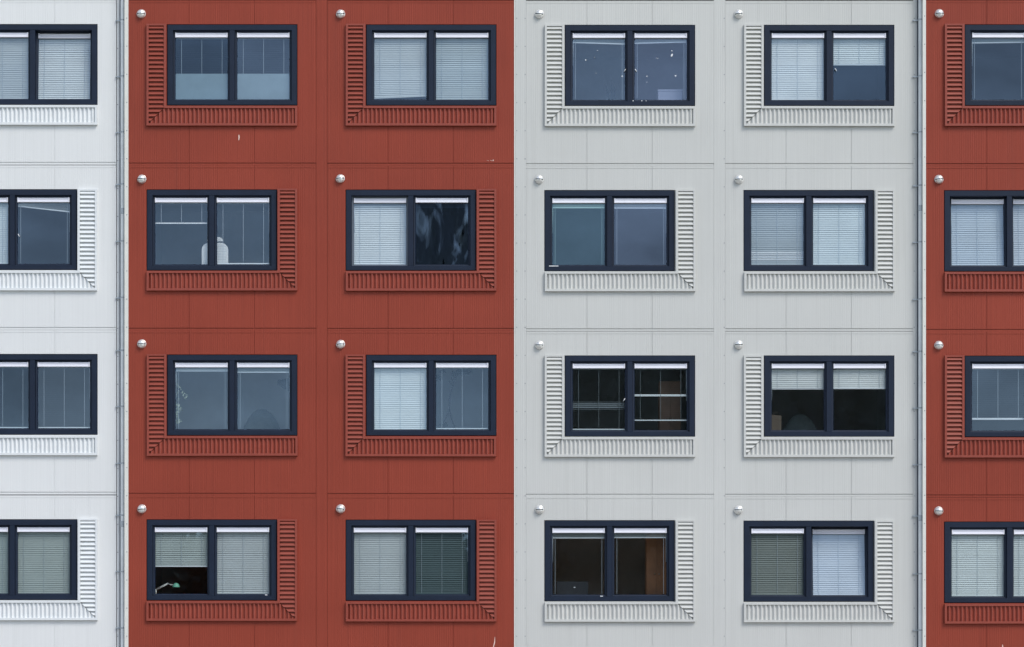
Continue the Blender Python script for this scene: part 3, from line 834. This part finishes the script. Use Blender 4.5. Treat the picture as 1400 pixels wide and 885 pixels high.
for sx in (-.27, .27):
    for sy in (.1, .55):
        b = MB(); b.tube([(sx, sy, 0), (sx, sy, .2)], .02, 8); link('leg', b.mesh('leg', m_dk), o)
m_bx = simple('lilac_card', (.30, .31, .40), .8)
y = .33; sz = sill_z(0, 3); px0 = wx(916, y); hw = (wx(933.5, y) - wx(900.5, y))/2
o = thing('storage_box', 'pale lilac box low behind the right pane of the top-row grey window with stickers', 'box', (px0, y, sz))
h = wz(124, y) - sz
b = MB(); b.box(-hw, hw, -.08, .12, 0, h - .03); link('box_body', b.mesh('box_body', m_bx), o)
b = MB(); b.box(-hw - .006, hw + .006, -.086, .126, h - .03, h); link('lid', b.mesh('lid', m_bx), o)

# ------------------------------------------------------------------ ground and the wood across the street (seen mirrored in the glass)
gm, N, L, bsdf = mat('street_ground')
geo = N.new('ShaderNodeNewGeometry'); no = N.new('ShaderNodeTexNoise'); no.inputs['Scale'].default_value = .35; no.inputs['Detail'].default_value = 8
L.new(geo.outputs['Position'], no.inputs['Vector'])
cr = N.new('ShaderNodeValToRGB'); cr.color_ramp.elements[0].position = .35; cr.color_ramp.elements[1].position = .65
cr.color_ramp.elements[0].color = (.05, .075, .03, 1); cr.color_ramp.elements[1].color = (.11, .13, .06, 1)
L.new(no.outputs['Fac'], cr.inputs[0]); L.new(cr.outputs[0], bsdf.inputs['Base Color']); bsdf.inputs['Roughness'].default_value = .9
b = MB(); b.quad((-600, -600, 0), (600, -600, 0), (600, 600, 0), (-600, 600, 0))
g = link('ground', b.mesh('ground', gm)); g['kind'] = 'structure'; g['label'] = 'flat grass ground around the blocks'; g['category'] = 'ground'
b = MB(); b.box(-200, 200, -24, -.32, 0.0, .09)
pv = link('pavement', b.mesh('pavement', simple('paving', (.36, .35, .33), .85, var=.15, vscale=1.5))); pv['kind'] = 'structure'; pv['label'] = 'paved strip along the foot of the blocks'; pv['category'] = 'pavement'

rnd = random.Random(11); b = MB()
trees = [(-62 + i*4.4 + rnd.uniform(-1, 1), -104 - rnd.uniform(0, 6), 16.0 + rnd.uniform(-.6, 1.3), 3.5) for i in range(34)]
trees += [(13.6, -108, 26.3, 4.6), (17.4, -110, 27.0, 4.8), (21, -109, 26.6, 4.8), (24.6, -110, 27.0, 4.8), (28, -107, 26.3, 4.4), (15.6, -106, 25.6, 4.2), (19.2, -106, 25.8, 4.2), (23, -105, 25.6, 4.2), (26.4, -106, 25.6, 4.0)]
for tx, ty, hgt, rw in trees:
    b.tube([(tx, ty, 0), (tx + rnd.uniform(-.4, .4), ty, hgt*.7)], [.30, .1], 6, 1)
    b.sphere((tx, ty, hgt*.52), (rw*.86, rw*.8, hgt*.43), 14, 10, 0)
    for k in range(int(1500*rw/3.2)):
        p = Vector((rnd.gauss(0, 1), rnd.gauss(0, 1), rnd.gauss(0, 1))).normalized() * rnd.uniform(.84, 1.04)
        lump = 1 + .10*math.sin(5*p.x + tx) * math.sin(4*p.z + ty)
        p = Vector((tx + p.x*rw*lump, ty + p.y*rw*.95*lump, max(.3, hgt*.52 + p.z*hgt*.48*lump)))
        s = rnd.uniform(.20, .45)
        n = Vector((rnd.gauss(0, 1), rnd.gauss(0, 1), rnd.gauss(0, 1))).normalized(); a = n.orthogonal().normalized()*s; c_ = n.cross(a)
        b.quad(tuple(p - a), tuple(p - c_*.7), tuple(p + a), tuple(p + c_*.7), 0)
wd = link('wood_across_the_street', None)
bpy.data.objects.remove(wd)
me = bpy.data.meshes.new('woods'); me.from_pydata(b.v, [], b.f)
me.materials.append(simple('wood_foliage', (.105, .118, .09), .7, var=.3, vscale=.8)); me.materials.append(simple('wood_bark', (.07, .055, .04), .9))
for p, mi in zip(me.polygons, b.mi): p.material_index = mi
wd = link('woods', me); wd['kind'] = 'stuff'; wd['label'] = 'row of dark green trees across the street facing the blocks'; wd['category'] = 'trees'

# ------------------------------------------------------------------ light, sky, camera
EL, AZ = 48, 138
w = bpy.data.worlds.new('World'); scene.world = w; w.use_nodes = True
N, L = w.node_tree.nodes, w.node_tree.links
sky = N.new('ShaderNodeTexSky'); sky.sky_type = 'NISHITA'; sky.sun_disc = False
sky.sun_elevation = R(EL); sky.sun_rotation = R(AZ); sky.air_density = 1.0; sky.dust_density = 0.3; sky.ozone_density = 1.0
bg = N['Background']; bg.inputs['Strength'].default_value = .12
hs = N.new('ShaderNodeHueSaturation'); hs.inputs['Saturation'].default_value = .62   # thin high cloud
L.new(sky.outputs[0], hs.inputs['Color']); tc = N.new('ShaderNodeTexCoord'); cm = N.new('ShaderNodeMapping'); cm.inputs['Scale'].default_value = (1, 1, 3.2)
L.new(tc.outputs['Generated'], cm.inputs['Vector'])
cn = N.new('ShaderNodeTexNoise'); cn.inputs['Scale'].default_value = 9; cn.inputs['Detail'].default_value = 5; cn.inputs['Roughness'].default_value = .55
L.new(cm.outputs['Vector'], cn.inputs['Vector'])
cl = N.new('ShaderNodeMapRange'); cl.inputs['From Min'].default_value = .34; cl.inputs['From Max'].default_value = .68; cl.inputs['To Min'].default_value = .74; cl.inputs['To Max'].default_value = 1.36
L.new(cn.outputs['Fac'], cl.inputs['Value'])
cx_ = N.new('ShaderNodeMix'); cx_.data_type = 'RGBA'; cx_.blend_type = 'MULTIPLY'; cx_.inputs[0].default_value = 1   # broken cloud
L.new(hs.outputs[0], cx_.inputs[6]); L.new(cl.outputs['Result'], cx_.inputs[7]); L.new(cx_.outputs[2], bg.inputs[0])
sun = bpy.data.lights.new('sun', 'SUN'); sun.energy = 1.5; sun.angle = R(26); sun.color = (1, .95, .87)
so = bpy.data.objects.new('sun', sun); COL.objects.link(so)
d = Vector((math.sin(R(AZ))*math.cos(R(EL)), math.cos(R(AZ))*math.cos(R(EL)), math.sin(R(EL))))
so.rotation_euler = (-d).to_track_quat('-Z', 'Y').to_euler(); so.location = (20, -30, 40)

cam = bpy.data.cameras.new('camera'); co = bpy.data.objects.new('camera', cam); COL.objects.link(co)
co.location = (XC, -D, ZC); co.rotation_euler = (R(90), 0, 0)
cam.sensor_width = 36; cam.lens = 36*D/17.5
cam.shift_y = (ZB + 442.5*K - ZC)/17.5
cam.clip_start = 1; cam.clip_end = 2000
scene.camera = co

scene.view_settings.view_transform = 'Standard'; scene.view_settings.look = 'None'
scene.view_settings.gamma = 1; scene.view_settings.exposure = 0.66
scene.render.engine = 'CYCLES'
cy = scene.cycles
cy.use_denoising = True; cy.max_bounces = 8; cy.diffuse_bounces = 4; cy.glossy_bounces = 3; cy.transparent_max_bounces = 10
cy.sample_clamp_indirect = 6; cy.caustics_reflective = False; cy.caustics_refractive = False
